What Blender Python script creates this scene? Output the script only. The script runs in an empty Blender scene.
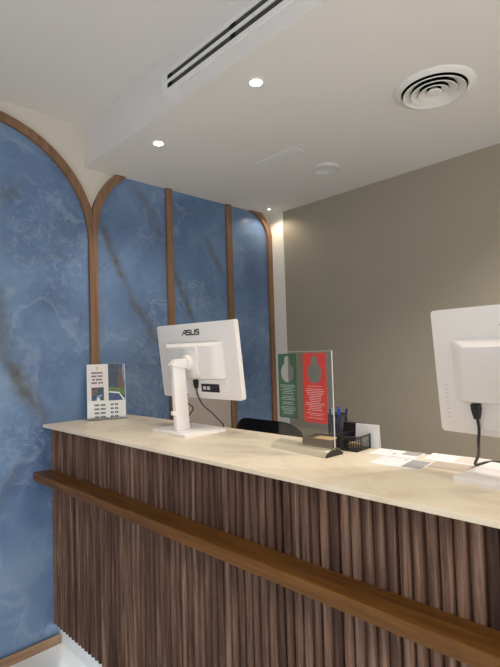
import bpy, bmesh, math, random
from mathutils import Matrix, Vector
random.seed(7)
PI = math.pi
scn = bpy.context.scene
COL = scn.collection

# ------------------------------------------------------------------ camera
FPX = 461.718
CAM = bpy.data.cameras.new('camera'); cam = bpy.data.objects.new('camera', CAM); COL.objects.link(cam)
CAM.sensor_fit = 'HORIZONTAL'; CAM.sensor_width = 36; CAM.lens = FPX*36/500; CAM.clip_start = .01
RR = Vector((0.72012, -0.69323, -0.02934)); DD = Vector((0.00504, 0.04752, -0.99886)); FF = Vector((0.69383, 0.71915, 0.03771))
HC = 1.44184
cam.matrix_world = Matrix(((RR.x, -DD.x, -FF.x, 0), (RR.y, -DD.y, -FF.y, 0), (RR.z, -DD.z, -FF.z, HC), (0, 0, 0, 1)))
scn.camera = cam

# ------------------------------------------------------------------ world and exposure
w = bpy.data.worlds.new('world'); scn.world = w; w.use_nodes = True
w.node_tree.nodes['Background'].inputs[0].default_value = (.75, .85, 1, 1)
w.node_tree.nodes['Background'].inputs[1].default_value = 1.0
scn.view_settings.view_transform = 'Standard'; scn.view_settings.look = 'None'
scn.view_settings.gamma = 1; scn.view_settings.use_curve_mapping = False
scn.view_settings.exposure = 0.0
scn.cycles.transparent_max_bounces = 24

def area(name, loc, rot, sx, sy, power, col=(1, 1, 1), shape='RECTANGLE', spread=PI):
    l = bpy.data.lights.new(name, 'AREA'); l.shape = shape; l.size = sx; l.size_y = sy
    l.energy = power; l.color = col; l.spread = spread
    o = bpy.data.objects.new(name, l); COL.objects.link(o); o.location = loc; o.rotation_euler = rot
    return o
# added daylight lamp at a made-up window behind the camera
area('added_window_light', (-.6, -3.02, 1.45), (PI/2-.75, 0, 0), 3.0, 2.2, 78, (.93, .96, 1))
# added daylight lamp at a made-up entrance, out of view across the lobby
area('added_entrance_light', (-2.92, -.4, 1.25), (0, -PI/2+.8, 0), 2.2, 2.6, 14, (.93, .96, 1))

# ------------------------------------------------------------------ geometry constants (metres)
YW = 2.43806; XG = 2.59711; ZS = 2.48427; ZC = 2.71594; XSO = 1.11542
XSL = 0.86716; CA = 0.0445                       # counter front corner at the wall, its small yaw
XMIN, YMIN = -3.0, -3.1
def CP(s, t, z=1.1):                              # s along the counter from the wall, t from its front edge inwards
    return Vector((XSL + math.sin(CA)*s + math.cos(CA)*t, YW - math.cos(CA)*s + math.sin(CA)*t, z))

# ------------------------------------------------------------------ material helpers
MATS = {}
def new_mat(name):
    m = bpy.data.materials.new(name); m.use_nodes = True
    nt = m.node_tree; b = nt.nodes['Principled BSDF']
    MATS[name] = m
    return m, nt, b
def N(nt, t, **kw):
    n = nt.nodes.new(t)
    for k, v in kw.items():
        if k.startswith('i_'):
            n.inputs[k[2:].replace('_', ' ')].default_value = v
        else: setattr(n, k, v)
    return n
def L(nt, a, b): nt.links.new(a, b)
def math_n(nt, op, a, b=None, clamp=False):
    n = nt.nodes.new('ShaderNodeMath'); n.operation = op; n.use_clamp = clamp
    for i, v in enumerate((a, b)):
        if v is None: continue
        if isinstance(v, (int, float)): n.inputs[i].default_value = v
        else: nt.links.new(v, n.inputs[i])
    return n.outputs[0]
def ramp(nt, fac, stops):
    r = nt.nodes.new('ShaderNodeValToRGB'); cr = r.color_ramp
    while len(cr.elements) < len(stops): cr.elements.new(.5)
    for e, (p, c) in zip(cr.elements, stops):
        e.position = p; e.color = (*c, 1) if len(c) == 3 else c
    nt.links.new(fac, r.inputs[0]); return r.outputs[0]
def mixc(nt, fac, a, b):
    n = nt.nodes.new('ShaderNodeMix'); n.data_type = 'RGBA'
    for i, v in ((0, fac), (6, a), (7, b)):
        if isinstance(v, (int, float)): n.inputs[i].default_value = v
        elif isinstance(v, tuple): n.inputs[i].default_value = (*v, 1)
        else: nt.links.new(v, n.inputs[i])
    return n.outputs[2]
def plain(name, col, rough=.5, spec=.5, metal=0., noise=.04, nscale=20., bump=0.):
    m, nt, b = new_mat(name)
    tc = N(nt, 'ShaderNodeTexCoord'); no = N(nt, 'ShaderNodeTexNoise', i_Scale=nscale, i_Detail=4.)
    L(nt, tc.outputs['Object'], no.inputs['Vector'])
    lo = tuple(max(0, c*(1-noise)) for c in col); hi = tuple(min(1, c*(1+noise)) for c in col)
    L(nt, ramp(nt, no.outputs['Fac'], [(.3, lo), (.7, hi)]), b.inputs['Base Color'])
    b.inputs['Roughness'].default_value = rough; b.inputs['Metallic'].default_value = metal
    b.inputs['Specular IOR Level'].default_value = spec
    if bump:
        bp = N(nt, 'ShaderNodeBump', i_Strength=bump, i_Distance=.002); L(nt, no.outputs['Fac'], bp.inputs['Height']); L(nt, bp.outputs[0], b.inputs['Normal'])
    return m
def emit(name, col, st):
    m, nt, b = new_mat(name); b.inputs['Base Color'].default_value = (*col, 1)
    b.inputs['Emission Color'].default_value = (*col, 1); b.inputs['Emission Strength'].default_value = st
    return m
def clear(name, tint, gloss=.10, rough=.02):
    m, nt, b = new_mat(name); nt.nodes.remove(b)
    out = nt.nodes['Material Output']
    tr = N(nt, 'ShaderNodeBsdfTransparent'); tr.inputs[0].default_value = (*tint, 1)
    gl = N(nt, 'ShaderNodeBsdfGlossy'); gl.inputs['Roughness'].default_value = rough; gl.inputs[0].default_value = (1, 1, 1, 1)
    lw = N(nt, 'ShaderNodeLayerWeight'); lw.inputs['Blend'].default_value = .5
    fac = math_n(nt, 'ADD', math_n(nt, 'MULTIPLY', math_n(nt, 'POWER', lw.outputs['Facing'], 5.), .55), .018)
    mx = N(nt, 'ShaderNodeMixShader'); L(nt, fac, mx.inputs[0]); L(nt, tr.outputs[0], mx.inputs[1]); L(nt, gl.outputs[0], mx.inputs[2])
    L(nt, mx.outputs[0], out.inputs[0]); return m
def wood(name, dark, mid, light, scale=(60, 60, 3), rough=.5, rnd=0., spec=.4):
    m, nt, b = new_mat(name)
    tc = N(nt, 'ShaderNodeTexCoord'); oi = N(nt, 'ShaderNodeObjectInfo')
    mp = N(nt, 'ShaderNodeMapping'); mp.inputs['Scale'].default_value = scale
    L(nt, tc.outputs['Object'], mp.inputs['Vector'])
    cb = N(nt, 'ShaderNodeCombineXYZ'); r1 = math_n(nt, 'MULTIPLY', oi.outputs['Random'], 97.)
    for i in range(3): L(nt, r1, cb.inputs[i])
    L(nt, cb.outputs[0], mp.inputs['Location'])
    n1 = N(nt, 'ShaderNodeTexNoise', i_Scale=1., i_Detail=6., i_Roughness=.6, i_Distortion=.6); L(nt, mp.outputs[0], n1.inputs['Vector'])
    mp2 = N(nt, 'ShaderNodeVectorMath', operation='MULTIPLY'); mp2.inputs[1].default_value = (.22, .22, .3)
    L(nt, mp.outputs[0], mp2.inputs[0])
    n2 = N(nt, 'ShaderNodeTexNoise', i_Scale=1., i_Detail=3.); L(nt, mp2.outputs[0], n2.inputs['Vector'])
    f = math_n(nt, 'ADD', math_n(nt, 'MULTIPLY', n1.outputs['Fac'], .6), math_n(nt, 'MULTIPLY', n2.outputs['Fac'], .4))
    if rnd:
        f = math_n(nt, 'ADD', f, math_n(nt, 'MULTIPLY', math_n(nt, 'SUBTRACT', oi.outputs['Random'], .5), rnd))
    L(nt, ramp(nt, f, [(.34, dark), (.5, mid), (.67, light)]), b.inputs['Base Color'])
    b.inputs['Roughness'].default_value = rough; b.inputs['Specular IOR Level'].default_value = spec
    bp = N(nt, 'ShaderNodeBump', i_Strength=.15, i_Distance=.001); L(nt, n1.outputs['Fac'], bp.inputs['Height']); L(nt, bp.outputs[0], b.inputs['Normal'])
    return m

def onyx():
    m, nt, b = new_mat('blue_onyx')
    tc = N(nt, 'ShaderNodeTexCoord'); P = tc.outputs['Object']
    warp = N(nt, 'ShaderNodeTexNoise', i_Scale=1.6, i_Detail=5., i_Roughness=.6); L(nt, P, warp.inputs['Vector'])
    wv = N(nt, 'ShaderNodeVectorMath', operation='MULTIPLY_ADD'); L(nt, warp.outputs['Color'], wv.inputs[0])
    wv.inputs[1].default_value = (.55, .55, .55); L(nt, P, wv.inputs[2]); PW = wv.outputs[0]
    big = N(nt, 'ShaderNodeTexNoise', i_Scale=1.5, i_Detail=7., i_Roughness=.58, i_Distortion=.4); L(nt, PW, big.inputs['Vector'])
    base = ramp(nt, big.outputs['Fac'], [(.30, (.066, .104, .194)), (.47, (.110, .180, .315)), (.60, (.158, .246, .388)), (.78, (.28, .37, .49))])
    # cellular crystals of the stone
    sp = N(nt, 'ShaderNodeTexNoise', i_Scale=26., i_Detail=6., i_Roughness=.7); L(nt, PW, sp.inputs['Vector'])
    md = N(nt, 'ShaderNodeTexNoise', i_Scale=2.2, i_Detail=2.); L(nt, P, md.inputs['Vector'])
    spm = math_n(nt, 'MULTIPLY', ramp(nt, sp.outputs['Fac'], [(.48, (0, 0, 0)), (.75, (1, 1, 1))]), ramp(nt, md.outputs['Fac'], [(.45, (.15, .15, .15)), (.62, (.75, .75, .75))]))
    base = mixc(nt, spm, base, (.30, .375, .46))
    # pale hair veins
    hv = N(nt, 'ShaderNodeTexNoise', i_Scale=1.25, i_Detail=4., i_Roughness=.5, i_Distortion=1.2); L(nt, PW, hv.inputs['Vector'])
    a = math_n(nt, 'ABSOLUTE', math_n(nt, 'SUBTRACT', hv.outputs['Fac'], .52))
    hvm = math_n(nt, 'MULTIPLY', ramp(nt, a, [(0., (1, 1, 1)), (.022, (0, 0, 0))]), .22)
    base = mixc(nt, hvm, base, (.40, .47, .54))
    # rust-brown fissures: segments in the plane of the wall (x, z), x given, width, strength
    vn = N(nt, 'ShaderNodeTexNoise', i_Scale=5., i_Detail=5., i_Roughness=.65); L(nt, P, vn.inputs['Vector'])
    vn2 = N(nt, 'ShaderNodeTexNoise', i_Scale=14., i_Detail=4.); L(nt, P, vn2.inputs['Vector'])
    sx = N(nt, 'ShaderNodeSeparateXYZ'); L(nt, P, sx.inputs[0])
    for (ax, az, bx, bz, wd, st) in SEGS:
        ln = math.hypot(bx-ax, bz-az); ux, uz = (bx-ax)/ln, (bz-az)/ln
        px = math_n(nt, 'SUBTRACT', sx.outputs[0], ax); pz = math_n(nt, 'SUBTRACT', sx.outputs[2], az)
        u = math_n(nt, 'ADD', math_n(nt, 'MULTIPLY', px, ux), math_n(nt, 'MULTIPLY', pz, uz))
        v = math_n(nt, 'ADD', math_n(nt, 'MULTIPLY', px, -uz), math_n(nt, 'MULTIPLY', pz, ux))
        v = math_n(nt, 'ADD', v, math_n(nt, 'MULTIPLY', math_n(nt, 'SUBTRACT', vn.outputs['Fac'], .5), .10))
        d = math_n(nt, 'DIVIDE', math_n(nt, 'ABSOLUTE', v), wd*1.5)
        k = math_n(nt, 'SUBTRACT', 1., d, True)
        e = math_n(nt, 'MULTIPLY', math_n(nt, 'MULTIPLY', math_n(nt, 'ADD', u, .02), 9., True), math_n(nt, 'MULTIPLY', math_n(nt, 'SUBTRACT', ln+.02, u), 9., True))
        g = math_n(nt, 'MULTIPLY', math_n(nt, 'MULTIPLY', k, e), math_n(nt, 'MULTIPLY', math_n(nt, 'MULTIPLY', vn2.outputs['Fac'], 1.7), st), True)
        base = mixc(nt, g, base, (.100, .088, .070))
    L(nt, base, b.inputs['Base Color'])
    b.inputs['Roughness'].default_value = .28; b.inputs['Specular IOR Level'].default_value = .4
    return m
SEGS = [(1.185, 2.23, 1.36, 1.82, .028, .9), (1.36, 1.82, 1.58, 1.50, .030, .8), (1.40, 2.48, 1.63, 2.12, .04, .55),
        (1.67, 1.98, 1.86, 1.62, .024, .85), (1.93, 2.25, 2.13, 1.95, .03, .6), (.60, 1.86, .70, 1.45, .05, .75),
        (.70, 1.45, .88, 1.10, .045, .8), (.62, 1.55, .80, 1.22, .03, .6), (.62, 2.15, .80, 2.33, .045, .45), (.80, 1.95, 1.05, 1.98, .03, .2),
        (.52, .55, .80, .95, .03, .3), (.30, 2.3, .62, 1.8, .05, .6)]
onyx()
wood('frame_wood', (.155, .080, .042), (.215, .118, .065), (.28, .165, .10), (40, 40, 3), .5)
wood('baseboard_wood', (.22, .12, .07), (.32, .19, .11), (.42, .27, .17), (4, 40, 40), .5)
wood('slat_walnut', (.030, .013, .009), (.102, .053, .036), (.255, .155, .108), (120, 120, 4), .5, .14, .2)
wood('rail_wood', (.060, .021, .003), (.125, .050, .009), (.19, .085, .019), (70, 4, 70), .42, 0., .3)
plain('slat_backing', (.03, .02, .016), .7)
plain('cream_paint', (.62, .57, .49), .8, .2, 0, .015, 4)
plain('column_paint', (.87, .83, .75), .8, .2, 0, .015, 4)
plain('taupe_paint', (.365, .318, .245), .75, .25, 0, .02, 3, .02)
plain('ceiling_paint', (.74, .715, .695), .9, .1, 0, .01, 3)
plain('lobby_paint', (.70, .67, .62), .85, .2, 0, .015, 3)
plain('floor_tile_stone', (.78, .77, .74), .18, .5, 0, .05, 5)
plain('white_plastic', (.85, .80, .76), .42, .45, 0, .01, 8)
plain('white_metal', (.78, .77, .75), .45, .4, 0, .01, 8)
plain('white_gloss', (.80, .82, .84), .3, .5, 0, .01, 8)
plain('grey_blade', (.60, .59, .58), .5, .4, 0, .02, 8)
plain('black_plastic', (.012, .012, .013), .45, .5, 0, .1, 30)
plain('black_void', (.012, .012, .012), .9, .1)
plain('slot_dark', (.045, .043, .042), .6, .3)
plain('black_mesh_fabric', (.010, .010, .012), .6, .4, 0, .35, 120, .4)
plain('black_wire', (.018, .017, .017), .4, .5, .3)
plain('screen_glass', (.01, .01, .012), .12, .5)
plain('paper_white', (.76, .76, .745), .6, .3, 0, .02, 40)
plain('paper_grey', (.36, .34, .33), .6, .3, 0, .12, 60)
plain('paper_taupe', (.50, .41, .34), .6, .3, 0, .08, 40)
plain('paper_pink', (.66, .58, .54), .6, .3, 0, .05, 40)
plain('ink_dark', (.035, .025, .035), .7, .2)
plain('ink_red', (.07, .015, .025), .7, .2)
plain('ink_gold', (.55, .40, .14), .6, .3)
plain('print_pink', (.72, .64, .63), .6, .3, 0, .02, 40)
plain('print_night', (.025, .045, .085), .5, .3, 0, .5, 70)
plain('print_brown', (.11, .065, .05), .5, .3, 0, .5, 120)
plain('print_green', (.10, .15, .035), .5, .3, 0, .5, 150)
plain('print_pool', (.03, .065, .17), .5, .3, 0, .3, 70)
plain('print_sky', (.14, .22, .40), .5, .3, 0, .3, 50)
plain('card_green', (.050, .120, .062), .5, .35, 0, .05, 30)
plain('card_red', (.62, .045, .028), .5, .35, 0, .05, 30)
plain('ink_white', (.80, .80, .78), .6, .3)
plain('beige_laminate', (.50, .42, .37), .6, .3, 0, .03, 6)
plain('taupe_leather', (.13, .105, .08), .6, .4, 0, .1, 60)
plain('tan_card', (.52, .36, .19), .6, .3, 0, .1, 60)
plain('pen_blue', (.02, .06, .42), .35, .5)
plain('pen_navy', (.012, .02, .12), .35, .5)
plain('pen_steel', (.45, .45, .48), .3, .5, .7)
plain('chrome', (.55, .55, .56), .25, .5, 1.)
plain('logo_ink', (.025, .02, .022), .4, .5)
plain('aluminium', (.6, .62, .64), .35, .5, .8)
clear('acrylic', (.985, .99, .985))
clear('acrylic_foot', (.93, .93, .92), .1, .12)
plain('acrylic_edge', (.62, .63, .61), .3, .5)
clear('acrylic_matt', (.985, .99, .985), .1, .55)
clear('window_glass', (.93, .95, .95))
emit('lamp_lens', (1, .95, .86), 14)
emit('led_strip', (.85, .93, 1), 5)
m, nt, b = new_mat('cream_marble')
tc = N(nt, 'ShaderNodeTexCoord'); wn = N(nt, 'ShaderNodeTexNoise', i_Scale=3.5, i_Detail=8., i_Roughness=.65, i_Distortion=.8); L(nt, tc.outputs['Object'], wn.inputs['Vector'])
bc = ramp(nt, wn.outputs['Fac'], [(.28, (.60, .49, .36)), (.48, (.70, .60, .455)), (.72, (.76, .675, .54))])
vv = N(nt, 'ShaderNodeTexNoise', i_Scale=2.2, i_Detail=6., i_Distortion=1.5); L(nt, tc.outputs['Object'], vv.inputs['Vector'])
va = math_n(nt, 'ABSOLUTE', math_n(nt, 'SUBTRACT', vv.outputs['Fac'], .5))
bc = mixc(nt, math_n(nt, 'MULTIPLY', ramp(nt, va, [(0, (1, 1, 1)), (.02, (0, 0, 0))]), .3), bc, (.55, .43, .32))
L(nt, bc, b.inputs['Base Color']); b.inputs['Roughness'].default_value = .38; b.inputs['Specular IOR Level'].default_value = .4

# ------------------------------------------------------------------ mesh helpers
def obj(name, bm, mat, parent=None, smooth=False):
    me = bpy.data.meshes.new(name)
    if isinstance(bm, bmesh.types.BMesh):
        bmesh.ops.recalc_face_normals(bm, faces=bm.faces)
        if smooth:
            for f in bm.faces: f.smooth = True
        bm.to_mesh(me); bm.free()
    else: me = bm; me.name = name
    if not me.materials: me.materials.append(MATS[mat])
    o = bpy.data.objects.new(name, me); COL.objects.link(o)
    if smooth: 
        try: me.set_sharp_from_angle(angle=math.radians(35))
        except Exception: pass
    if parent: o.parent = parent
    return o
def tag(o, label, cat, group=None):
    o['label'] = label; o['category'] = cat
    if group: o['group'] = group
    return o
def struct(o, label=None):
    o['kind'] = 'structure'
    if label: o['label'] = label
    return o
def thing(name, label, cat, loc=(0, 0, 0), rz=0, group=None):
    o = bpy.data.objects.new(name, None); COL.objects.link(o); o.empty_display_size = .05
    o.location = loc; o.rotation_euler = (0, 0, rz)
    return tag(o, label, cat, group)
def xf(bm, v0, M):
    if M is not None:
        bmesh.ops.transform(bm, matrix=M, verts=[v for v in bm.verts if v.index == -1 or v not in v0])
def box(x0, x1, y0, y1, z0, z1, bev=0., M=None, bm=None, seg=2):
    b2 = bmesh.new()
    vs = [b2.verts.new((x, y, z)) for x in (x0, x1) for y in (y0, y1) for z in (z0, z1)]
    for q in ((0, 1, 3, 2), (4, 6, 7, 5), (0, 4, 5, 1), (2, 3, 7, 6), (0, 2, 6, 4), (1, 5, 7, 3)): b2.faces.new([vs[i] for i in q])
    if bev: bmesh.ops.bevel(b2, geom=b2.edges[:]+b2.verts[:], offset=bev, segments=seg, profile=.5, affect='EDGES')
    return merge(b2, bm, M)
def merge(b2, bm, M):
    if M is not None: bmesh.ops.transform(b2, matrix=M, verts=b2.verts)
    if bm is None: return b2
    me = bpy.data.meshes.new('tmp'); b2.to_mesh(me); b2.free(); bm.from_mesh(me); bpy.data.meshes.remove(me); return bm
def prism(pts, axis, a, b, bev=0., M=None, bm=None):
    """polygon pts (2-D) swept along an axis from a to b"""
    def mk(p, h):
        return {'x': (h, p[0], p[1]), 'y': (p[0], h, p[1]), 'z': (p[0], p[1], h)}[axis]
    b2 = bmesh.new()
    lo = [b2.verts.new(mk(p, a)) for p in pts]; hi = [b2.verts.new(mk(p, b)) for p in pts]
    b2.faces.new(lo); b2.faces.new(hi[::-1]); n = len(pts)
    for i in range(n): b2.faces.new((lo[i], lo[(i+1) % n], hi[(i+1) % n], hi[i]))
    if bev: bmesh.ops.bevel(b2, geom=b2.edges[:], offset=bev, segments=2, profile=.5, affect='EDGES')
    return merge(b2, bm, M)
def rrect(x0, x1, y0, y1, r, n=5):
    p = []
    for cx, cy, a0 in ((x1-r, y1-r, 0), (x0+r, y1-r, 90), (x0+r, y0+r, 180), (x1-r, y0+r, 270)):
        for k in range(n+1):
            a = math.radians(a0+90*k/n); p.append((cx+r*math.cos(a), cy+r*math.sin(a)))
    return p
def lathe(prof, seg=40, M=None, bm=None, close=False):
    b2 = bmesh.new(); rings = []
    for r, z in prof:
        if r < 1e-6: rings.append([b2.verts.new((0, 0, z))])
        else: rings.append([b2.verts.new((r*math.cos(2*PI*k/seg), r*math.sin(2*PI*k/seg), z)) for k in range(seg)])
    pr = list(zip(rings, rings[1:])) + ([(rings[-1], rings[0])] if close else [])
    for A, B in pr:
        for k in range(seg):
            k2 = (k+1) % seg
            if len(A) == 1: b2.faces.new((A[0], B[k], B[k2]))
            elif len(B) == 1: b2.faces.new((A[k], A[k2], B[0]))
            else: b2.faces.new((A[k], A[k2], B[k2], B[k]))
    return merge(b2, bm, M)
def tube(pts, r, seg=8, M=None, bm=None, sub=6):
    P = [Vector(p) for p in pts]
    if len(P) > 2 and sub > 1:                      # Catmull-Rom through the points
        Q = []
        E = [P[0]*2-P[1]] + P + [P[-1]*2-P[-2]]
        for i in range(1, len(E)-2):
            for k in range(sub):
                t = k/sub; a, b_, c, d = E[i-1], E[i], E[i+1], E[i+2]
                Q.append(.5*((2*b_)+(c-a)*t+(2*a-5*b_+4*c-d)*t*t+(3*b_-a-3*c+d)*t**3))
        Q.append(P[-1]); P = Q
    b2 = bmesh.new(); rings = []; ref = None
    for i, p in enumerate(P):
        d = (P[min(i+1, len(P)-1)]-P[max(i-1, 0)]).normalized()
        if ref is None: ref = d.orthogonal().normalized()
        ref = (ref-d*ref.dot(d)).normalized(); s = d.cross(ref)
        rr = r[i] if isinstance(r, list) else r
        rings.append([b2.verts.new(p+ref*rr*math.cos(2*PI*k/seg)+s*rr*math.sin(2*PI*k/seg)) for k in range(seg)])
    for A, B in zip(rings, rings[1:]):
        for k in range(seg): b2.faces.new((A[k], A[(k+1) % seg], B[(k+1) % seg], B[k]))
    b2.faces.new(rings[0]); b2.faces.new(rings[-1][::-1])
    return merge(b2, bm, M)
def plate(name, loops, thick, mat, parent=None, M=None):
    """flat plate in the local XY plane with holes (first loop outside), thickness about z=0"""
    cu = bpy.data.curves.new('tmp', 'CURVE'); cu.dimensions = '2D'; cu.fill_mode = 'BOTH'; cu.extrude = thick/2
    for lp in loops:
        s = cu.splines.new('POLY'); s.points.add(len(lp)-1); s.use_cyclic_u = True
        for p, q in zip(s.points, lp): p.co = (q[0], q[1], 0, 1)
    to = bpy.data.objects.new('tmp', cu); COL.objects.link(to)
    dg = bpy.context.evaluated_depsgraph_get(); dg.update()
    me = bpy.data.meshes.new_from_object(to.evaluated_get(dg)); COL.objects.unlink(to); bpy.data.objects.remove(to); bpy.data.curves.remove(cu)
    if M is not None: me.transform(M)
    me.materials.clear(); me.materials.append(MATS[mat])
    return obj(name, me, mat, parent)
def T(x, y, z): return Matrix.Translation((x, y, z))
def RX(a): return Matrix.Rotation(a, 4, 'X')
def RY(a): return Matrix.Rotation(a, 4, 'Y')
def RZ(a): return Matrix.Rotation(a, 4, 'Z')
def copy_tree(o, parent=None):
    c = o.copy(); COL.objects.link(c); c.parent = parent
    for ch in [x for x in o.children]: copy_tree(ch, c)
    return c

# ------------------------------------------------------------------ the room
struct(obj('floor', box(XMIN-.1, XG+.1, YMIN-.1, YW+.1, -.1, 0), 'floor_tile_stone'), 'polished pale stone floor of the lobby')
struct(obj('ceiling', box(XMIN-.1, XSO, YMIN-.1, YW+.1, ZC, ZC+.1), 'ceiling_paint'), 'plain white plaster ceiling')
struct(obj('ceiling_soffit', box(XSO, XG+.1, YMIN-.1, YW+.1, ZS, ZC+.1), 'ceiling_paint'), 'lowered white ceiling soffit above the reception counter')
wl = struct(obj('wall_left', box(XMIN-.1, XG+.1, YW, YW+.1, 0, ZC), 'cream_paint'), 'cream wall carrying arched blue onyx panels')
struct(obj('wall_right', box(XG, XG+.1, YMIN-.1, 2.296, 0, ZS), 'taupe_paint'), 'plain taupe wall behind the reception desk')
struct(obj('trim_1', box(XG-.004, XG+.1, 2.296, YW, 0, ZS), 'column_paint'), 'narrow off-white wall strip in the corner')
# wall behind the camera with an added window, side wall with an added entrance
def holed_wall(name, fixed, lo, hi, top, h0, h1, z0, z1, axis, mat):
    bm = bmesh.new()
    for a, b_, c, d in ((lo, h0, 0, top), (h1, hi, 0, top), (h0, h1, 0, z0), (h0, h1, z1, top)):
        if b_-a < 1e-4 or d-c < 1e-4: continue
        if axis == 'x': box(a, b_, fixed[0], fixed[1], c, d, bm=bm)
        else: box(fixed[0], fixed[1], a, b_, c, d, bm=bm)
    return struct(obj(name, bm, mat))
holed_wall('wall_back', (YMIN-.1, YMIN), XMIN-.1, XG+.1, ZS, -2.1, .9, .35, 2.45, 'x', 'lobby_paint')['label'] = 'painted wall with the added window'
holed_wall('wall_entrance', (XMIN-.1, XMIN), YMIN, YW, ZC, -1.7, .9, 0., 2.35, 'y', 'lobby_paint')['label'] = 'painted wall with the added glazed entrance'
def glazing(name, axis, f, a0, a1, z0, z1, n, label):
    t = struct(thing(name, label, 'window')); del t['category']
    def bx(a, b_, c, d, dep, mat, nm):
        if axis == 'x': obj(nm, box(a, b_, f-dep, f+dep, c, d), mat, t)
        else: obj(nm, box(f-dep, f+dep, a, b_, c, d), mat, t)
    bx(a0, a1, z0, z0+.05, .03, 'aluminium', 'frame_rail'); bx(a0, a1, z1-.05, z1, .03, 'aluminium', 'frame_rail')
    wdt = (a1-a0)/n
    for k in range(n+1): bx(max(a0, a0+k*wdt-.025), min(a1, a0+k*wdt+.025), z0+.05, z1-.05, .03, 'aluminium', 'frame_post')
    for k in range(n): bx(a0+k*wdt+.025, a0+(k+1)*wdt-.025, z0+.05, z1-.05, .004, 'window_glass', 'pane')
glazing('added_window_1', 'x', YMIN-.05, -2.1, .9, .35, 2.45, 3, 'wide window added out of view behind the viewer for daylight')  # made-up window out of view, built around the added daylight lamp
glazing('added_door_1', 'y', XMIN-.05, -1.7, .9, 0, 2.35, 2, 'glazed entrance added out of view for daylight in the lobby')  # made-up entrance out of view, paired with its added daylight lamp

# ------------------------------------------------------------------ onyx panels and their wooden frames (parts of the left wall)
def arc(cx, cz, r, a0, a1, n=28): return [(cx+r*math.cos(math.radians(a0+(a1-a0)*k/n)), cz+r*math.sin(math.radians(a0+(a1-a0)*k/n))) for k in range(n+1)]
PY = YW-.005                                     # face of the onyx
FY = YW-.027                                     # face of the frames
def panel(pts):
    return obj('onyx_panel', prism(pts, 'y', PY, YW), 'blue_onyx', wl)
def clip_top(pts, z):                            # cut a polygon outline at height z
    out = []
    n = len(pts)
    for i in range(n):
        p, q = pts[i], pts[(i+1) % n]
        if p[1] <= z: out.append(p)
        if (p[1]-z)*(q[1]-z) < 0:
            k = (z-p[1])/(q[1]-p[1]); out.append((p[0]+(q[0]-p[0])*k, z))
    return out
def band(outer, inner, name='arch_frame', zmax=None, y=FY):
    pts = outer+inner[::-1]
    if zmax: pts = clip_top(pts, zmax)
    return obj(name, prism(pts, 'y', y, YW), 'frame_wood', wl)
A1X, A1Z, R1I, R1O = .574, 2.064, .549, .594
# first arch, a full semicircle, and its neighbour further left
for dx in (0, -1.19):
    cx = A1X+dx
    panel([(cx-R1I-.01, 0), (cx+R1I+.01, 0)]+arc(cx, A1Z, R1I+.01, 0, 180))
    o = [(cx+R1O-.022, 0), (cx+R1O-.022, 1.98)]+[(min(p[0], cx+R1O-.022), p[1]) for p in arc(cx, A1Z, R1O, 0, 180)]+[(cx-R1O+.0, 0)]
    i = [(cx+R1I, 0), (cx+R1I, 1.98)]+arc(cx, A1Z, R1I, 0, 180)+[(cx-R1I, 0)]
    band(o, i)
# the wide second arch: two rounded corners that run up into the soffit
A2L, A2Z, R2I, R2O = 1.634, 2.11, .464, .509
A3X, A3Z, R3I, R3O = 2.347, 2.275, .205, .250
XL = A2L-R2O; XLI = A2L-R2I; XRI = A3X+R3I
XL = 1.1465; lo = [(XL, 0), (XL, 2.0)]+[(max(p[0], XL), p[1]) for p in arc(A2L, A2Z, R2O, 180, 90, 24)]; li = [(XLI, 0), (XLI, 2.0)]+arc(A2L, A2Z, R2I, 180, 90, 24)
ro = [(XG, 0), (XG, 2.0)]+arc(A3X, A3Z, R3O, 0, 90, 24); ri = [(XRI, 0), (XRI, 2.0)]+arc(A3X, A3Z, R3I, 0, 90, 24)
def clipline(pts, z):
    out = []
    for p, q in zip(pts, pts[1:]):
        out.append(p)
        if q[1] > z:
            k = (z-p[1])/(q[1]-p[1]); out.append((p[0]+(q[0]-p[0])*k, z)); break
    return out
loc, lic, roc, ric = (clipline(p, ZS) for p in (lo, li, ro, ri))
band(loc, lic); band(roc, ric)
M1 = (1.632, 1.677); M2 = (2.134, 2.182)
panel([(1.655, 0), (1.655, ZS)]+[(p[0]-.008, p[1]) for p in lic[::-1]])
panel([(1.655, 0), (2.158, 0), (2.158, ZS), (1.655, ZS)])
panel([(2.158, 0)]+[(p[0]+.008, p[1]) for p in ric]+[(2.158, ZS)])
for a, b_ in (M1, M2): obj('mullion', box(a, b_, FY, PY, 0, ZS, .002), 'frame_wood', wl)
struct(obj('baseboard_left', box(XMIN, .936, FY-.006, FY, 0, .048, .0015), 'baseboard_wood'), 'low wooden baseboard under the blue panels')
tag(obj('wall_board', box(1.685, 2.128, YW-.021, YW-.005, .78, 1.26, .002), 'beige_laminate'), 'beige board fixed low on the wall behind the left monitor', 'board')

# ------------------------------------------------------------------ reception counter
SL = 3.3                                         # length
ctr = thing('reception_counter', 'walnut slatted reception counter with cream marble top and wooden rail', 'counter', (XSL, YW, 0), CA)
def cprism(t0, t1, z0, z1, bev=0., y1=-SL):      # local x = t, local y = -s; end cut flush with the wall
    e = .006
    return prism([(t0, -math.tan(CA)*t0-e), (t1, -math.tan(CA)*t1-e), (t1, y1), (t0, y1)], 'z', z0, z1, bev)
obj('countertop', cprism(0, .47, 1.086, 1.1, .002), 'cream_marble', ctr)
obj('body', cprism(.058, .45, .10, 1.086), 'slat_backing', ctr)
obj('bounce_panel', cprism(.450, .458, .10, 1.086), 'white_metal', ctr)  # unseen pale panel added to bounce light up to the soffit
obj('plinth', cprism(.071, .43, 0, .10), 'white_gloss', ctr)
obj('handrail', cprism(-.0485, .0412, .832, .8695, .0025, -SL), 'rail_wood', ctr)['label'] = 'square wooden rail along the counter front'
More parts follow.
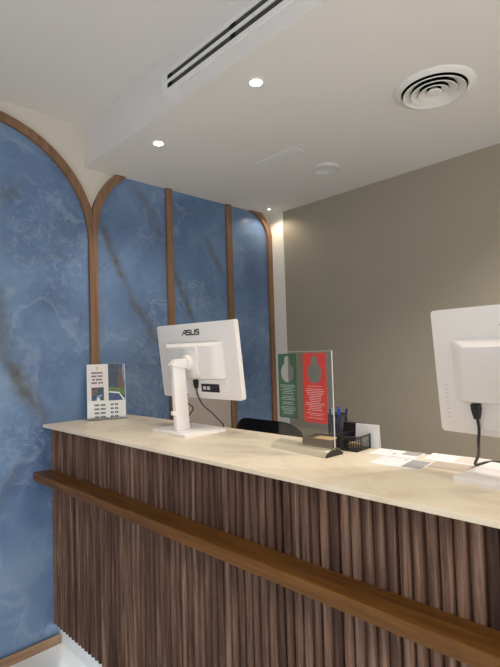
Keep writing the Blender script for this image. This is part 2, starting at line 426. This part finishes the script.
led = obj('led_strip', box(.060, .069, -SL+.02, -.03, .096, .0995), 'led_strip', ctr)
led['label'] = 'thin cold white light strip under the slats'
PITCH = .0318
prof = [(.0585, -.0154)]+[(.0405+.0175*(1-math.sin(PI*k/10)), .0152*-math.cos(PI*k/10)) for k in range(11)]+[(.0585, .0154)]
me_slat = None
ns = int(SL/PITCH)
for k in range(ns):
    s = .022+k*PITCH
    if me_slat is None:
        o = obj('slat', prism(prof, 'z', .10, 1.086), 'slat_walnut', ctr); me_slat = o.data
        for f in me_slat.polygons: f.use_smooth = abs(f.normal.z) < .5
        me_slat.set_sharp_from_angle(angle=math.radians(40))
    else:
        o = bpy.data.objects.new('slat', me_slat); COL.objects.link(o); o.parent = ctr
    o.location = (0, -s, 0)

# ------------------------------------------------------------------ ceiling fixtures
def spot(name, loc, power, ang, col, r=.03, blend=.6):
    l = bpy.data.lights.new(name, 'SPOT'); l.energy = power; l.spot_size = math.radians(ang); l.spot_blend = blend; l.color = col; l.shadow_soft_size = r
    o = bpy.data.objects.new(name, l); COL.objects.link(o); o.location = loc; return o
def downlight(x, y, z, label, power, r=.030, ang=120, col=(1, .90, .76), group='recessed ceiling downlights'):
    t = thing('downlight', label, 'ceiling light', (x, y, z), 0, group)
    obj('trim_ring', lathe([(r*.78, -.001), (r*.82, -.004), (r*1.12, -.003), (r*1.15, 0), (r*.78, 0)], 32, close=True), 'white_metal', t, True)
    obj('lens', lathe([(0, -.002), (r*.79, -.002), (r*.79, 0), (0, 0)], 32), 'lamp_lens', t)
    spot('downlight_lamp', (x, y, z-.012), power, ang, col, r*.8)
    return t
downlight(1.256, 1.227, ZS, 'lit round downlight nearer the slot vent in the soffit', 14)
downlight(1.256, 1.916, ZS, 'lit round downlight near the arch tops in the soffit', 16)
downlight(1.256, .538, ZS, 'lit round downlight over the right-hand monitor', 7)
downlight(1.256, -.15, ZS, 'lit round downlight over the near end of the counter', 12)
downlight(2.461, 2.31, ZS, 'tiny downlight in the far corner beside the off-white strip', 3, .012, 150, (1, .86, .66))
for x, y, nm in ((-.4, 1.2, 'nearest the blue panels'), (-.4, -.6, 'before the middle of the counter'), (-1.9, 1.2, 'by the entrance near the blue panels'), (-1.9, -.6, 'over the entrance'),
                 (-.4, -2.2, 'near the added window'), (-1.9, -2.2, 'in the corner between added window and entrance')):
    downlight(x, y, ZC, 'added unseen lobby ceiling downlight '+nm, 58, .045, 115, (1, .93, .84), 'added lobby downlights')  # unseen lamps added to give the lobby its light

downlight(2.1, -.3, ZS, 'added unseen downlight over the staff side of the counter', 60, .030, 140, (1, .95, .88))  # this and the next two are added out of view for bounce light
downlight(2.1, -1.6, ZS, 'added unseen downlight over the far end of the staff side', 70, .030, 140, (1, .95, .88))
downlight(1.95, .15, ZS, 'added unseen downlight on the staff side just right of the air diffuser', 38, .030, 130, (1, .95, .88))
# round supply diffuser with nested cones
t = thing('round_vent', 'large round white air diffuser with concentric rings', 'vent', (1.832, .783, ZS))
obj('flange', lathe([(.156, 0), (.156, -.003), (.148, -.009), (.130, -.013), (.126, -.010), (.129, 0)], 56, close=True), 'white_metal', t, True)
obj('dark_duct_disc', lathe([(0, -.0015), (.1295, -.0015), (.1295, 0), (0, 0)], 48), 'black_void', t)  # flat black disc, its colour standing in for shade inside the duct
for r0, r1, h0, h1 in ((.119, .086, -.003, -.021), (.088, .056, -.003, -.021), (.057, .028, -.003, -.021)):
    obj('cone_ring', lathe([(r1, h0), (r0-.002, h1), (r0+.001, h1-.001), (r0+.001, h1+.003), (r1+.003, h0)], 48, close=True), 'white_metal', t, True)
obj('centre_disc', lathe([(0, -.021), (.026, -.021), (.030, -.018), (.014, -.003), (0, -.003)], 40), 'white_metal', t, True)
# recessed round speaker
t = thing('ceiling_speaker', 'small white round ceiling speaker with a pale recessed dish', 'speaker', (2.163, 1.57, ZS))
obj('rim', lathe([(.082, 0), (.081, -.008), (.070, -.014), (.056, -.007), (.054, -.0005), (.06, 0)], 44, close=True), 'grey_blade', t, True)
obj('dish', lathe([(0, -.0015), (.035, -.0012), (.058, -.004), (.058, 0), (0, 0)], 40), 'paper_white', t, True)
# small flush return grille
t = thing('ceiling_grille', 'small rectangular white ceiling grille with narrow louvres', 'vent', (1.838, 1.643, ZS))
gw, gl = .047, .139
for a, b_, c, d in ((-gw, -gw+.010, -gl, gl), (gw-.010, gw, -gl, gl), (-gw+.010, gw-.010, -gl, -gl+.010), (-gw+.010, gw-.010, gl-.010, gl)):
    obj('frame_bar', box(a, b_, c, d, -.004, 0, .001), 'ceiling_paint', t)
obj('backing', box(-gw+.01, gw-.01, -gl+.01, gl-.01, -.001, 0), 'grey_blade', t)
for k in range(6):
    x = -gw+.018+k*(2*gw-.036)/5
    obj('louvre', box(-.0075, .0035, -gl+.011, gl-.011, -.0008, .0008, 0, T(x, 0, -.0036) @ RY(.35)), 'grey_blade' if k % 2 else 'white_metal', t)
# long two-slot diffuser in the soffit's vertical face
t = thing('slot_vent', 'long white linear vent with two dark slots in the soffit face', 'vent', (XSO, 1.654, 2.548))
ZT = .103; LN = 1.75
obj('backing', box(-.002, 0, -LN+.01, -.008, .012, ZT-.012), 'slot_dark', t)
for a, b_ in ((0, .024), (.047, .062), (.084, ZT)): obj('bar', box(-.007, 0, -LN, 0, a, b_, .0012), 'white_metal', t)
for a, b_ in ((-.036, 0), (-LN, -LN+.03)): obj('end_plate', box(-.0068, 0, a, b_, .012, ZT-.012), 'white_metal', t)
for k in range(5):
    y = -.045-k*.40
    for a, b_ in ((.0242, .0468), (.0622, .0838)): obj('slot_divider', box(-.0045, -.002, y-.025, y, a, b_), 'black_void', t)

# ------------------------------------------------------------------ monitors
def stroke(pts, wd, bm, M):
    for p, q in zip(pts, pts[1:]):
        p = Vector(p); q = Vector(q); d = (q-p).normalized(); n = Vector((-d.y, d.x))*wd/2; p2 = p-d*wd*.35; q2 = q+d*wd*.35
        b2 = bmesh.new(); vs = [b2.verts.new((*c, 0)) for c in (p2-n, q2-n, q2+n, p2+n)]; b2.faces.new(vs)
        merge(b2, bm, M)
LET = {'A': [[(-.15, 0), (.55, 1), (1, 1), (1, 0)], [(.48, .36), (1, .36)]],
       'S': [[(1, 1), (.05, 1), (.0, .56), (1, .46), (.95, 0), (-.05, 0)]], 'U': [[(0, 1), (0, .0), (.95, .0), (1, 1)]]}
def monitor(label, base_loc, base_yaw, head_c, head_yaw, tilt):
    root = thing('monitor', label, 'monitor', base_loc, base_yaw, 'white desktop monitors')
    I = (Matrix.Translation(base_loc) @ RZ(base_yaw)).inverted()
    H = I @ Matrix.Translation(head_c) @ RZ(head_yaw) @ RY(-tilt)       # head frame: +x to the screen side, y to the wall, z up
    W, Hh = .528, .338
    yz = Matrix(((0, 0, 1, 0), (1, 0, 0, 0), (0, 1, 0, 0), (0, 0, 0, 1)))
    # display shell: rounded rectangle, softly stepped towards the screen
    sh = obj('display_shell', prism(rrect(-W/2, W/2, -Hh/2, Hh/2, .008), 'x', 0, .024, .002, H), 'white_plastic', root, True)
    obj('screen', prism(rrect(-W/2+.006, W/2-.006, -Hh/2+.012, Hh/2-.006, .003), 'x', .0235, .026, 0, H), 'screen_glass', sh)
    # raised rear housing, sloped on its edges
    b2 = bmesh.new(); rings = []
    hw = .198; zt = .086; zb = -.082
    for x, g, gy in ((.001, .0, 0), (-.018, .008, .024), (-.034, .018, .050)):
        rings.append([b2.verts.new(H @ Vector((x, y, z))) for (y, z) in rrect(-hw+gy+.016, hw-gy+.016, zb+g*.4, zt-g, .012)])
    n = len(rings[0])
    for A, B in zip(rings, rings[1:]):
        for k in range(n): b2.faces.new((A[k], A[(k+1) % n], B[(k+1) % n], B[k]))
    b2.faces.new(rings[-1])
    obj('rear_housing', b2, 'white_plastic', root, True)
    # connector bay under the housing
    obj('connector_bay', prism(rrect(-.19, .19, -.150, -.0825, .006), 'x', -.006, .001, 0, H), 'white_plastic', root)
    pp = obj('port_panel', prism(rrect(-.140, -.025, -.138, -.102, .002), 'x', -.0075, -.0055, 0, H), 'ink_dark', root)
    for k in range(4): obj('port', box(-.0085, -.007, -.133+k*.026, -.115+k*.026, -.128, -.113, 0, H), 'grey_blade' if k > 1 else 'black_plastic', pp)
    for k in range(9): obj('vent_slit', box(-.0008, .001, .234, .242, -.128+k*.011, -.126+k*.011, 0, H), 'grey_blade', sh)
    # mount
    obj('mount_plate', prism(rrect(-.058, .058, -.066, .066, .008), 'x', -.043, -.035, .0015, H), 'white_plastic', root, True)
    for y in (-.045, .045):
        for z in (-.054, .054): obj('mount_screw', lathe([(0, .0012), (.003, .0012), (.003, 0), (0, 0)], 10, H @ T(-.043, y, z) @ RY(-PI/2)), 'grey_blade', root)
    hub = obj('hinge_hub', lathe([(0, .022), (.030, .022), (.034, .018), (.034, 0), (0, 0)], 32, H @ T(-.043, 0, 0) @ RY(-PI/2)), 'white_plastic', root, True)
    # logo
    bm = bmesh.new(); x = 0; sc = .020
    for ch in 'ASUS':
        for st in LET[ch]:
            stroke([(p[0]*1.15+x+p[1]*.12, p[1]) for p in st], .31, bm, H @ Matrix(((0, 0, -1, -.0006), (-sc, 0, 0, .072), (0, sc, 0, .119), (0, 0, 0, 1))))
        x += 1.48
    obj('logo', bm, 'logo_ink', sh)['label'] = 'dark maker lettering on the back'
    # stand: flat base, upright, head bracket
    obj('stand_base', prism(rrect(-.107, .107, -.132, .132, .006), 'z', 0, .011, .0015), 'white_plastic', root, True)
    hc = H @ Vector((-.064, 0, 0))
    xb, xt = -.030, hc.x-.040; ztop = hc.z+.004
    yb = hc.y*.4; yt = hc.y
    b2 = bmesh.new(); dy = .0125; dx = .034
    v = [b2.verts.new(p) for p in ((xb-dx, yb-dy, .011), (xb+dx, yb-dy, .011), (xb+dx, yb+dy, .011), (xb-dx, yb+dy, .011),
                                   (xt-dx*.9, yt-dy, ztop), (xt+dx*.9, yt-dy, ztop), (xt+dx*.9, yt+dy, ztop), (xt-dx*.9, yt+dy, ztop))]
    for q in ((0, 1, 2, 3), (4, 5, 6, 7), (0, 1, 5, 4), (1, 2, 6, 5), (2, 3, 7, 6), (3, 0, 4, 7)): b2.faces.new([v[i] for i in q])
    bmesh.ops.bevel(b2, geom=b2.edges[:], offset=.003, segments=2, profile=.5, affect='EDGES')
    up = obj('stand_upright', b2, 'white_plastic', root, True)
    obj('stand_head', prism([(xt-dx*.95-.006, ztop-.014), (xt-dx*.95-.006, ztop-.008), (xt-dx*.5, ztop+.012), (hc.x+.006, ztop+.016), (hc.x+.006, ztop-.026), (xt+dx*.7, ztop-.026)], 'y', yt-.019, yt+.019, .003), 'white_plastic', root, True)
    obj('cable_clip', box(xb-dx-.016, xb-dx+.004, yb-.009, yb+.012, .076, .094, .004), 'white_plastic', up, True)
    return root, H, Matrix.Translation(base_loc) @ RZ(base_yaw)
monL, HL, RL = monitor('white monitor seen from behind beside the print holder, lettering on its back', CP(.795, .305), -.03, Vector((1.2656, 1.6658, 1.4048)), .0581, .1137)
monR, HR, RRt = monitor('white monitor cut off by the right edge, black plug in its back', CP(2.094, .311), -.105, Vector((1.2475, .3155, 1.3705)), -.13, .10)
# power leads
def lead(label, RT, H, plug_y, pts, r=.0035, group='monitor power leads'):
    G = RT @ H
    p0 = G @ Vector((-.011, plug_y, -.088))
    t = thing('power_lead', label, 'cable', p0, 0, group)
    I = T(*p0).inverted()
    obj('plug', prism([(-.012, 0), (.012, 0), (.012, -.016), (.007, -.026), (.007, -.040), (-.007, -.040), (-.007, -.026), (-.012, -.016)], 'x', -.008, .006, .002,
        I @ G @ T(-.013, plug_y, -.083)), 'black_plastic', t)
    q = [G @ Vector((-.013, plug_y, -.120)), G @ Vector((-.014, plug_y-.002, -.15))]+[Vector(p) for p in pts]
    obj('cord', tube([I @ p for p in q], r, 8), 'black_plastic', t, True)
lead('black power lead hanging from the left-hand monitor', RL, HL, .002, [CP(.787, .40, 1.203), CP(.82, .425, 1.166), CP(.85, .45, 1.124), CP(.835, .478, 1.103), CP(.83, .485, 1.0), CP(.83, .485, .85)], .003)
lead('black power lead from the monitor at the right edge lying on papers', RRt, HR, .152, [CP(1.996, .285, 1.195), CP(1.980, .33, 1.150), CP(1.950, .395, 1.1068), CP(1.968, .445, 1.106), CP(2.0, .462, 1.1055), CP(2.2, .463, 1.1055)], .004)
tag(obj('signal_cable', tube([RL @ HL @ Vector((-.007, .08, -.155)), CP(.67, .40, 1.21), CP(.716, .40, 1.185), CP(.684, .40, 1.146), CP(.66, .42, 1.115), CP(.64, .45, 1.104)], .003, 8), 'black_plastic', None, True),
    'short black cable looping behind the stand of the left-hand monitor', 'cable')

# ------------------------------------------------------------------ print holder by the wall
ph = thing('print_holder', 'clear stand holding a printed page with photo and timetable, beside the onyx wall', 'print holder', (1.163, 2.322, 1.1), -.40)
# local x to the right along the page, -y to the viewer
PW, PH = .197, .290
lean = RX(-.14)
pg = obj('page', box(-PW/2, PW/2, -.0005, .0005, .012, .012+PH-.006, 0, lean), 'paper_white', ph)
obj('clear_front', box(-PW/2-.002, PW/2+.002, -.0042, -.0022, .002, .30, 0, lean), 'acrylic_matt', ph)
obj('clear_back', box(-PW/2-.002, PW/2+.002, .0012, .0032, .002, .30, 0, lean), 'acrylic', ph)
obj('clear_foot', box(-PW/2-.002, PW/2+.002, -.034, .030, 0, .003), 'acrylic', ph)
def quadp(x0, x1, z0, z1, bm, y=-.0008):
    b2 = bmesh.new(); b2.faces.new([b2.verts.new(p) for p in ((x0, y, z0), (x1, y, z0), (x1, y, z1), (x0, y, z1))]); merge(b2, bm, lean)
def polyp(pts, mat, name, y=-.0009):
    b2 = bmesh.new(); b2.faces.new([b2.verts.new((p[0], y, p[1])) for p in pts]); bmesh.ops.transform(b2, matrix=lean, verts=b2.verts); return obj(name, b2, mat, pg)
x0, x1, z0, z1 = -PW/2, PW/2, .006, .006+PH
polyp([(x0+.002, .098), (x0+.106, .098), (x0+.106, z1), (x0+.002, z1)], 'print_pink', 'print_block', -.0007)
xp = x0+.109
polyp([(xp, .098), (x1-.002, .098), (x1-.002, z1), (xp, z1)], 'print_night', 'printed_photo')
polyp([(xp+.045, .15), (xp+.085, .15), (xp+.082, .20), (xp+.066, .285), (xp+.058, .285), (xp+.05, .20)], 'print_brown', 'printed_tower', -.0011)
polyp([(xp+.07, .20), (x1-.002, .20), (x1-.002, z1-.002), (xp+.075, z1-.002)], 'print_sky', 'printed_sky', -.0010)
polyp([(xp, .135), (xp+.05, .142), (x1-.002, .125), (x1-.002, .160), (xp, .172)], 'print_green', 'printed_hedge', -.0012)
polyp([(xp, .098), (x1-.012, .098), (xp+.055, .134), (xp, .142)], 'print_pool', 'printed_pool', -.0013)
polyp([(x1-.012, .098), (x1-.002, .100), (xp+.055, .142), (xp+.005, .148), (xp, .142), (xp+.055, .134)], 'paper_white', 'printed_kerb', -.0014)
polyp([(x0+.022, .102), (x0+.085, .102), (x0+.085, .172), (x0+.022, .172)], 'print_night', 'printed_photo', -.0010)
polyp([(x0+.022, .13), (x0+.055, .13), (x0+.055, .172), (x0+.022, .172)], 'print_brown', 'printed_figure', -.0012)
polyp([(x0+.048, .102), (x0+.066, .102), (x0+.062, .118), (x0+.052, .118)], 'paper_white', 'printed_figure', -.0012)
polyp([(x0+.040, .102), (x0+.078, .125), (x0+.075, .135), (x0+.05, .128)], 'print_sky', 'printed_figure', -.0011)
bm = bmesh.new()
for k, (z, ws) in enumerate(((.250, (.058,)), (.232, (.028, .026)), (.214, (.014, .032)), (.196, (.030, .024)))):
    tot = sum(ws)+.005*(len(ws)-1); x = x0+.053-tot/2
    for q in ws:
        nl = max(3, int(q/.0062))
        for j in range(nl): quadp(x+j*q/nl, x+(j+.8)*q/nl, z-.0055+.002*(j % 2), z+.0045, bm, -.0010)
        x += q+.005
obj('print_heading', bm, 'ink_red', pg)
bm = bmesh.new()
for z in (.076, .055, .034, .013):
    for xa, ws in ((x0+.036, (.025, .026)), (x0+.118, (.016, .018))):
        x = xa
        for q in ws:
            nl = max(2, int(q/.006))
            for j in range(nl): quadp(x+j*q/nl, x+(j+.78)*q/nl, z-.004, z+.006, bm, -.0010)
            x += q+.006
obj('print_timetable', bm, 'ink_dark', pg)
polyp([(x0+.046, .266), (x0+.060, .266), (x0+.056, .274), (x0+.060, .284), (x0+.053, .280), (x0+.046, .284), (x0+.050, .274)], 'ink_gold', 'print_emblem', -.0011)

# ------------------------------------------------------------------ clear sign stand with two door hangers
sA = CP(1.308, .262); sB = CP(1.562, .232)
dv = (sB-sA); ang = math.atan2(dv.y, dv.x); mid = (sA+sB)/2; SW = dv.length
sg = thing('sign_stand', 'clear acrylic T-shaped sign stand on the counter between the monitors', 'sign stand', (mid.x, mid.y, 1.1), ang)
# local x along the sheet (to the right), local y to the staff side, z up
YS = .045
SH = .334
for nm, y in (('front_sheet', YS-.0035), ('back_sheet', YS+.0015)):
    obj(nm, box(-SW/2, SW/2, y, y+.002, .012, SH), 'acrylic', sg)
hb = [( .045*math.cos(PI*k/14)+YS, .024*math.sin(PI*k/14)) for k in range(15)]
hbi = [(.040*math.cos(PI*k/14)+YS, .0195*math.sin(PI*k/14)) for k in range(15)]
obj('foot', prism(hb+hbi[::-1], 'x', -SW/2, SW/2), 'acrylic_foot', sg)
obj('end_cap', prism([(p[0], p[1]) for p in hbi], 'x', SW/2-.006, SW/2-.001), 'black_plastic', sg)
obj('end_cap', prism([(p[0], p[1]) for p in hbi], 'x', -SW/2+.001, -SW/2+.003), 'acrylic', sg)
obj('top_edge', box(-SW/2, SW/2, YS-.0016, YS+.0016, SH, SH+.0012), 'acrylic_edge', sg)
obj('side_edge', box(SW/2, SW/2+.0012, YS-.0016, YS+.0016, .026, SH), 'acrylic_edge', sg)
def hanger(name, label, x0, x1, z0, z1, mat):
    cw = (x1-x0)/2; cxm = (x0+x1)/2
    t = thing(name, label, 'door hanger', (mid.x, mid.y, 1.1), ang, 'door hangers in the sign stand')
    Mx = T(0, YS, 0) @ RX(PI/2)
    zc = z1-.066; R = .032
    hole = []
    for k in range(21):                                             # bulb with a neck that narrows to the top
        a = math.radians(65-(310*k/20)); hole.append((cxm+R*math.cos(a), zc+R*1.1*math.sin(a)))
    hole += [(cxm-.0145, zc+.038), (cxm-.0135, zc+.050), (cxm-.007, zc+.058), (cxm+.007, zc+.058), (cxm+.0135, zc+.050), (cxm+.0145, zc+.038)]
    plate('card', [rrect(x0, x1, z0, z1, .004, 3), hole], .0010, mat, t, Mx)
    bm = bmesh.new()
    z = zc-.045
    rr = random.Random(len(label))
    while z > z0+.010:
        wd = cw*rr.uniform(.45, .85); x = cxm-wd
        while x < cxm+wd:
            q = rr.uniform(.004, .010)
            b2 = bmesh.new(); b2.faces.new([b2.verts.new(p) for p in ((x, YS-.0008, z), (min(x+q, cxm+wd), YS-.0008, z), (min(x+q, cxm+wd), YS-.0008, z+.0013), (x, YS-.0008, z+.0013))]); merge(b2, bm, None)
            x += q+.002
        z -= .0058 if rr.random() < .8 else .010
    obj('print_lines', bm, 'ink_white', t)
hanger('door_hanger', 'green door hanger card with a bulb-shaped hole', -SW/2+.005, -SW/2+.096, .102, .328, 'card_green')
hanger('door_hanger', 'red door hanger card with a bulb-shaped hole', -SW/2+.128, -SW/2+.230, .098, .329, 'card_red')

# ------------------------------------------------------------------ desk things behind the sign
def at(name, label, cat, s, t, rz=0, z=1.1, group=None): return thing(name, label, cat, CP(s, t, z), CA+rz, group)
def wire_rect(x0, x1, y0, y1, z, r, bm):
    for a, b_ in (((x0, y0, z), (x1, y0, z)), ((x1, y0, z), (x1, y1, z)), ((x1, y1, z), (x0, y1, z)), ((x0, y1, z), (x0, y0, z))): tube([a, b_], r, 6, bm=bm)
# low taupe tray seen through the sign
t = at('leather_tray', 'low taupe tray behind the clear sign stand', 'tray', 1.437, .408)
obj('floor_panel', box(-.045, .045, -.06, .06, 0, .004), 'taupe_leather', t)
for a in ((-.048, -.044, -.062, .062), (.044, .048, -.062, .062), (-.044, .044, -.062, -.058), (-.044, .044, .058, .062)): obj('side', box(*a, 0, .029, .001), 'taupe_leather', t)
c = tag(obj('card_stack', box(-.030, .030, -.045, .035, 0, .020, .001), 'tan_card'), 'tan card stack in the low taupe tray', 'cards'); c.location = CP(1.437, .408, 1.1045); c.rotation_euler.z = CA+.1
# black mesh pen cup
t = at('pen_cup', 'black mesh pen cup holding blue pens', 'pen cup', 1.452, .475, 0)
R0 = .034; HH = .098
bm = bmesh.new()
for k in range(26):
    a = 2*PI*k/26; tube([(R0*math.cos(a), R0*math.sin(a), .002), (R0*math.cos(a), R0*math.sin(a), HH)], .0011, 5, bm=bm)
for k in range(12): lathe([(R0+.0012, k*HH/12+.004), (R0, k*HH/12+.0055), (R0-.0012, k*HH/12+.004), (R0, k*HH/12+.0025)], 26, None, bm, True)
obj('mesh_wall', bm, 'black_wire', t)
obj('base', lathe([(0, 0), (R0, 0), (R0, .004), (0, .004)], 28), 'black_wire', t)
obj('rim', lathe([(R0+.002, HH), (R0+.002, HH+.004), (R0-.002, HH+.004), (R0-.002, HH)], 28, None, None, True), 'black_plastic', t)
cupc = CP(1.452, .475, 1.1)
for k, (dx, dy, lx, ly, mt, lb, ln) in enumerate(((-.012, -.010, -.012, -.016, 'pen_blue', 'bright blue pen leaning to the right in the mesh cup', .120), (.010, -.014, .008, -.014, 'pen_navy', 'navy pen at the back of the mesh cup', .117),
                                      (-.004, .012, -.006, .012, 'pen_navy', 'dark blue pen leaning to the left in the mesh cup', .116), (.014, .006, .008, .006, 'pen_blue', 'blue pen standing upright in the mesh cup', .119), (-.018, .004, -.010, -.002, 'pen_steel', 'grey pen in the mesh cup', .120))):
    p = thing('pen', lb, 'pen', cupc+Vector((dx, dy, .005)), 0, 'pens in the mesh cup')
    q = Vector((lx, ly, ln))
    obj('barrel', tube([(0, 0, 0), q*.72], .0036, 8), mt, p)
    obj('cap', tube([q*.72, q], .0046, 8), mt, p)
    obj('clip', tube([q*.74+Vector((-.0055, 0, 0)), q*.97+Vector((-.0055, 0, 0))], .0011, 5), mt, p)
# black open wire tray
t = at('wire_tray', 'black wire mesh clip tray beside the white card', 'tray', 1.552, .418, .0)
bm = bmesh.new(); wx, wy, hz = .055, .044, .046
obj('floor_panel', box(-wx, wx, -wy, wy, 0, .003), 'black_wire', t)
def oval(z, g=0): return [(px, py, z) for px, py in rrect(-wx-g, wx+g, -wy-g, wy+g, .03, 6)]
for z in [.004+.006*j for j in range(7)]: 
    q = oval(z); tube(q+[q[0]], .0013, 5, bm=bm, sub=1)
for px, py, _ in oval(0): tube([(px, py, .002), (px, py, hz)], .0016, 5, bm=bm)
obj('mesh_wall', bm, 'black_wire', t)
q = oval(hz); obj('rim', tube(q+[q[0]], .0032, 8, sub=1), 'black_plastic', t, True)
c = tag(obj('eraser_block', box(-.016, .016, -.022, .022, 0, .016, .003), 'tan_card'), 'tan block lying in the black wire tray', 'eraser'); c.location = CP(1.558, .415, 1.1035); c.rotation_euler.z = .3
# small dark box and white card behind
t = at('card_box', 'small black box standing behind the wire tray', 'box', 1.512, .478)
obj('body', box(-.010, .010, -.040, .030, 0, .074, .002), 'black_plastic', t)
obj('lid', box(-.0115, .0115, -.0415, .0315, .060, .076, .002), 'black_mesh_fabric', t)
t = at('white_card', 'blank white folded card standing at the back edge of the counter', 'card', 1.580, .452)
obj('front_leaf', box(-.0008, .0008, -.044, .044, 0, .078, 0, T(.0, 0, 0) @ RY(.12)), 'paper_white', t)
obj('back_leaf', box(-.0008, .0008, -.044, .044, 0, .078, 0, T(.017, 0, 0) @ RY(-.09)), 'paper_white', t)

# ------------------------------------------------------------------ papers on the counter
def sheet(name, label, s0, s1, t0, t1, rz, z, mat, prints=(), group='loose leaflets on the counter'):
    t = at(name, label, 'leaflet', (s0+s1)/2, (t0+t1)/2, rz, z, group)
    hs, ht = (s1-s0)/2, (t1-t0)/2
    p = obj('page', box(-ht, ht, -hs, hs, 0, .0008), mat, t)
    for (a, b_, c, d, m_) in prints:                                # fractions: along s, along t
        obj('printed_block', box(-ht+2*ht*c, -ht+2*ht*d, hs-2*hs*b_, hs-2*hs*a, .0008, .0011), m_, p)
    return t
G = 'paper_grey'
sheet('leaflet', 'white leaflet with a grey picture, nearest the counter front', 1.690, 1.842, .266, .372, .06, 1.1002, 'paper_white', ((.62, .98, .08, .95, G), (.50, .56, .75, .9, 'paper_pink')))
sheet('leaflet', 'white leaflet with a grey picture at the back edge beside the white card', 1.628, 1.778, .376, .468, .08, 1.1002, 'paper_white', ((.62, .98, .42, .98, G), (.45, .5, .3, .5, G), (.3, .36, .6, .7, 'paper_pink')))
sheet('leaflet', 'bright white open leaflet overhanging the back edge, grey picture on its right half', 1.795, 1.965, .402, .498, .06, 1.1002, 'paper_white', ((.50, .98, .12, .9, 'paper_pink'),))
sheet('leaflet', 'taupe leaflet lying between the white leaflets and the right monitor base', 1.842, 1.955, .322, .398, .03, 1.1002, 'paper_taupe', ((.05, .95, .1, .9, 'paper_taupe'),))
sheet('leaflet', 'white leaflet under the black lead behind the right monitor base', 1.972, 2.16, .422, .466, .03, 1.1002, 'paper_white', ((.1, .9, .1, .5, 'paper_pink'),))

# ------------------------------------------------------------------ office chair behind the counter
ch = thing('office_chair', 'black mesh-back office chair behind the counter', 'chair', (2.03, 1.74, 0), .05)
# local +x is the sitter's front (away from the counter)
b2 = bmesh.new(); nx, nz = 20, 12; hw = .265
grid = []
for j in range(nz+1):
    row = []
    v = j/nz; z = .56+.52*v
    for i in range(nx+1):
        u = -1+2*i/nx
        wv_ = hw*(1-.10*abs(v-.45)) 
        e = (abs(v-.5)*2)**5
        y = u*wv_*(1-.10*e)
        zz = z - (.050*(abs(u)**5) if v > .5 else -.03*(abs(u)**3))*min(1, abs(v-.5)*2)
        x = -.20-.10*v+.045*u*u-.03*math.sin(PI*v)
        row.append(b2.verts.new((x, y, zz)))
    grid.append(row)
for j in range(nz):
    for i in range(nx): b2.faces.new((grid[j][i], grid[j][i+1], grid[j+1][i+1], grid[j+1][i]))
geo = bmesh.ops.solidify(b2, geom=b2.faces[:], thickness=.035)
obj('backrest', b2, 'black_mesh_fabric', ch, True)
b2 = prism(rrect(-.22, .24, -.24, .24, .08, 6), 'z', .43, .50, .02)
obj('seat', b2, 'black_mesh_fabric', ch, True)
obj('back_bracket', tube([(-.05, 0, .42), (-.22, 0, .43), (-.285, 0, .52), (-.285, 0, .75)], .022, 10), 'black_plastic', ch, True)
obj('gas_column', lathe([(0, .10), (.026, .10), (.026, .27), (.017, .27), (.017, .43), (0, .43)], 20), 'chrome', ch, True)
for k in range(5):
    a = 2*PI*k/5+.3; d = Vector((math.cos(a), math.sin(a), 0))
    lg = obj('base_leg', tube([d*.02+Vector((0, 0, .115)), d*.28+Vector((0, 0, .085))], .017, 8), 'black_plastic', ch, True)
    obj('caster', lathe([(0, -.02), (.026, -.018), (.028, 0), (.026, .018), (0, .02)], 16, T(*(d*.28+Vector((0, 0, .029)))) @ RZ(a) @ RX(PI/2)), 'black_plastic', ch, True)
    obj('caster_stem', tube([d*.28+Vector((0, 0, .045)), d*.28+Vector((0, 0, .09))], .008, 6), 'black_plastic', lg)
for s in (-1, 1):
    ar = obj('armrest_post', tube([(0, s*.20, .44), (.0, s*.275, .47), (.0, s*.275, .66)], .014, 8), 'black_plastic', ch, True)
    obj('arm_pad', box(-.12, .13, s*.275-.035, s*.275+.035, .66, .685, .01), 'black_plastic', ch, True)
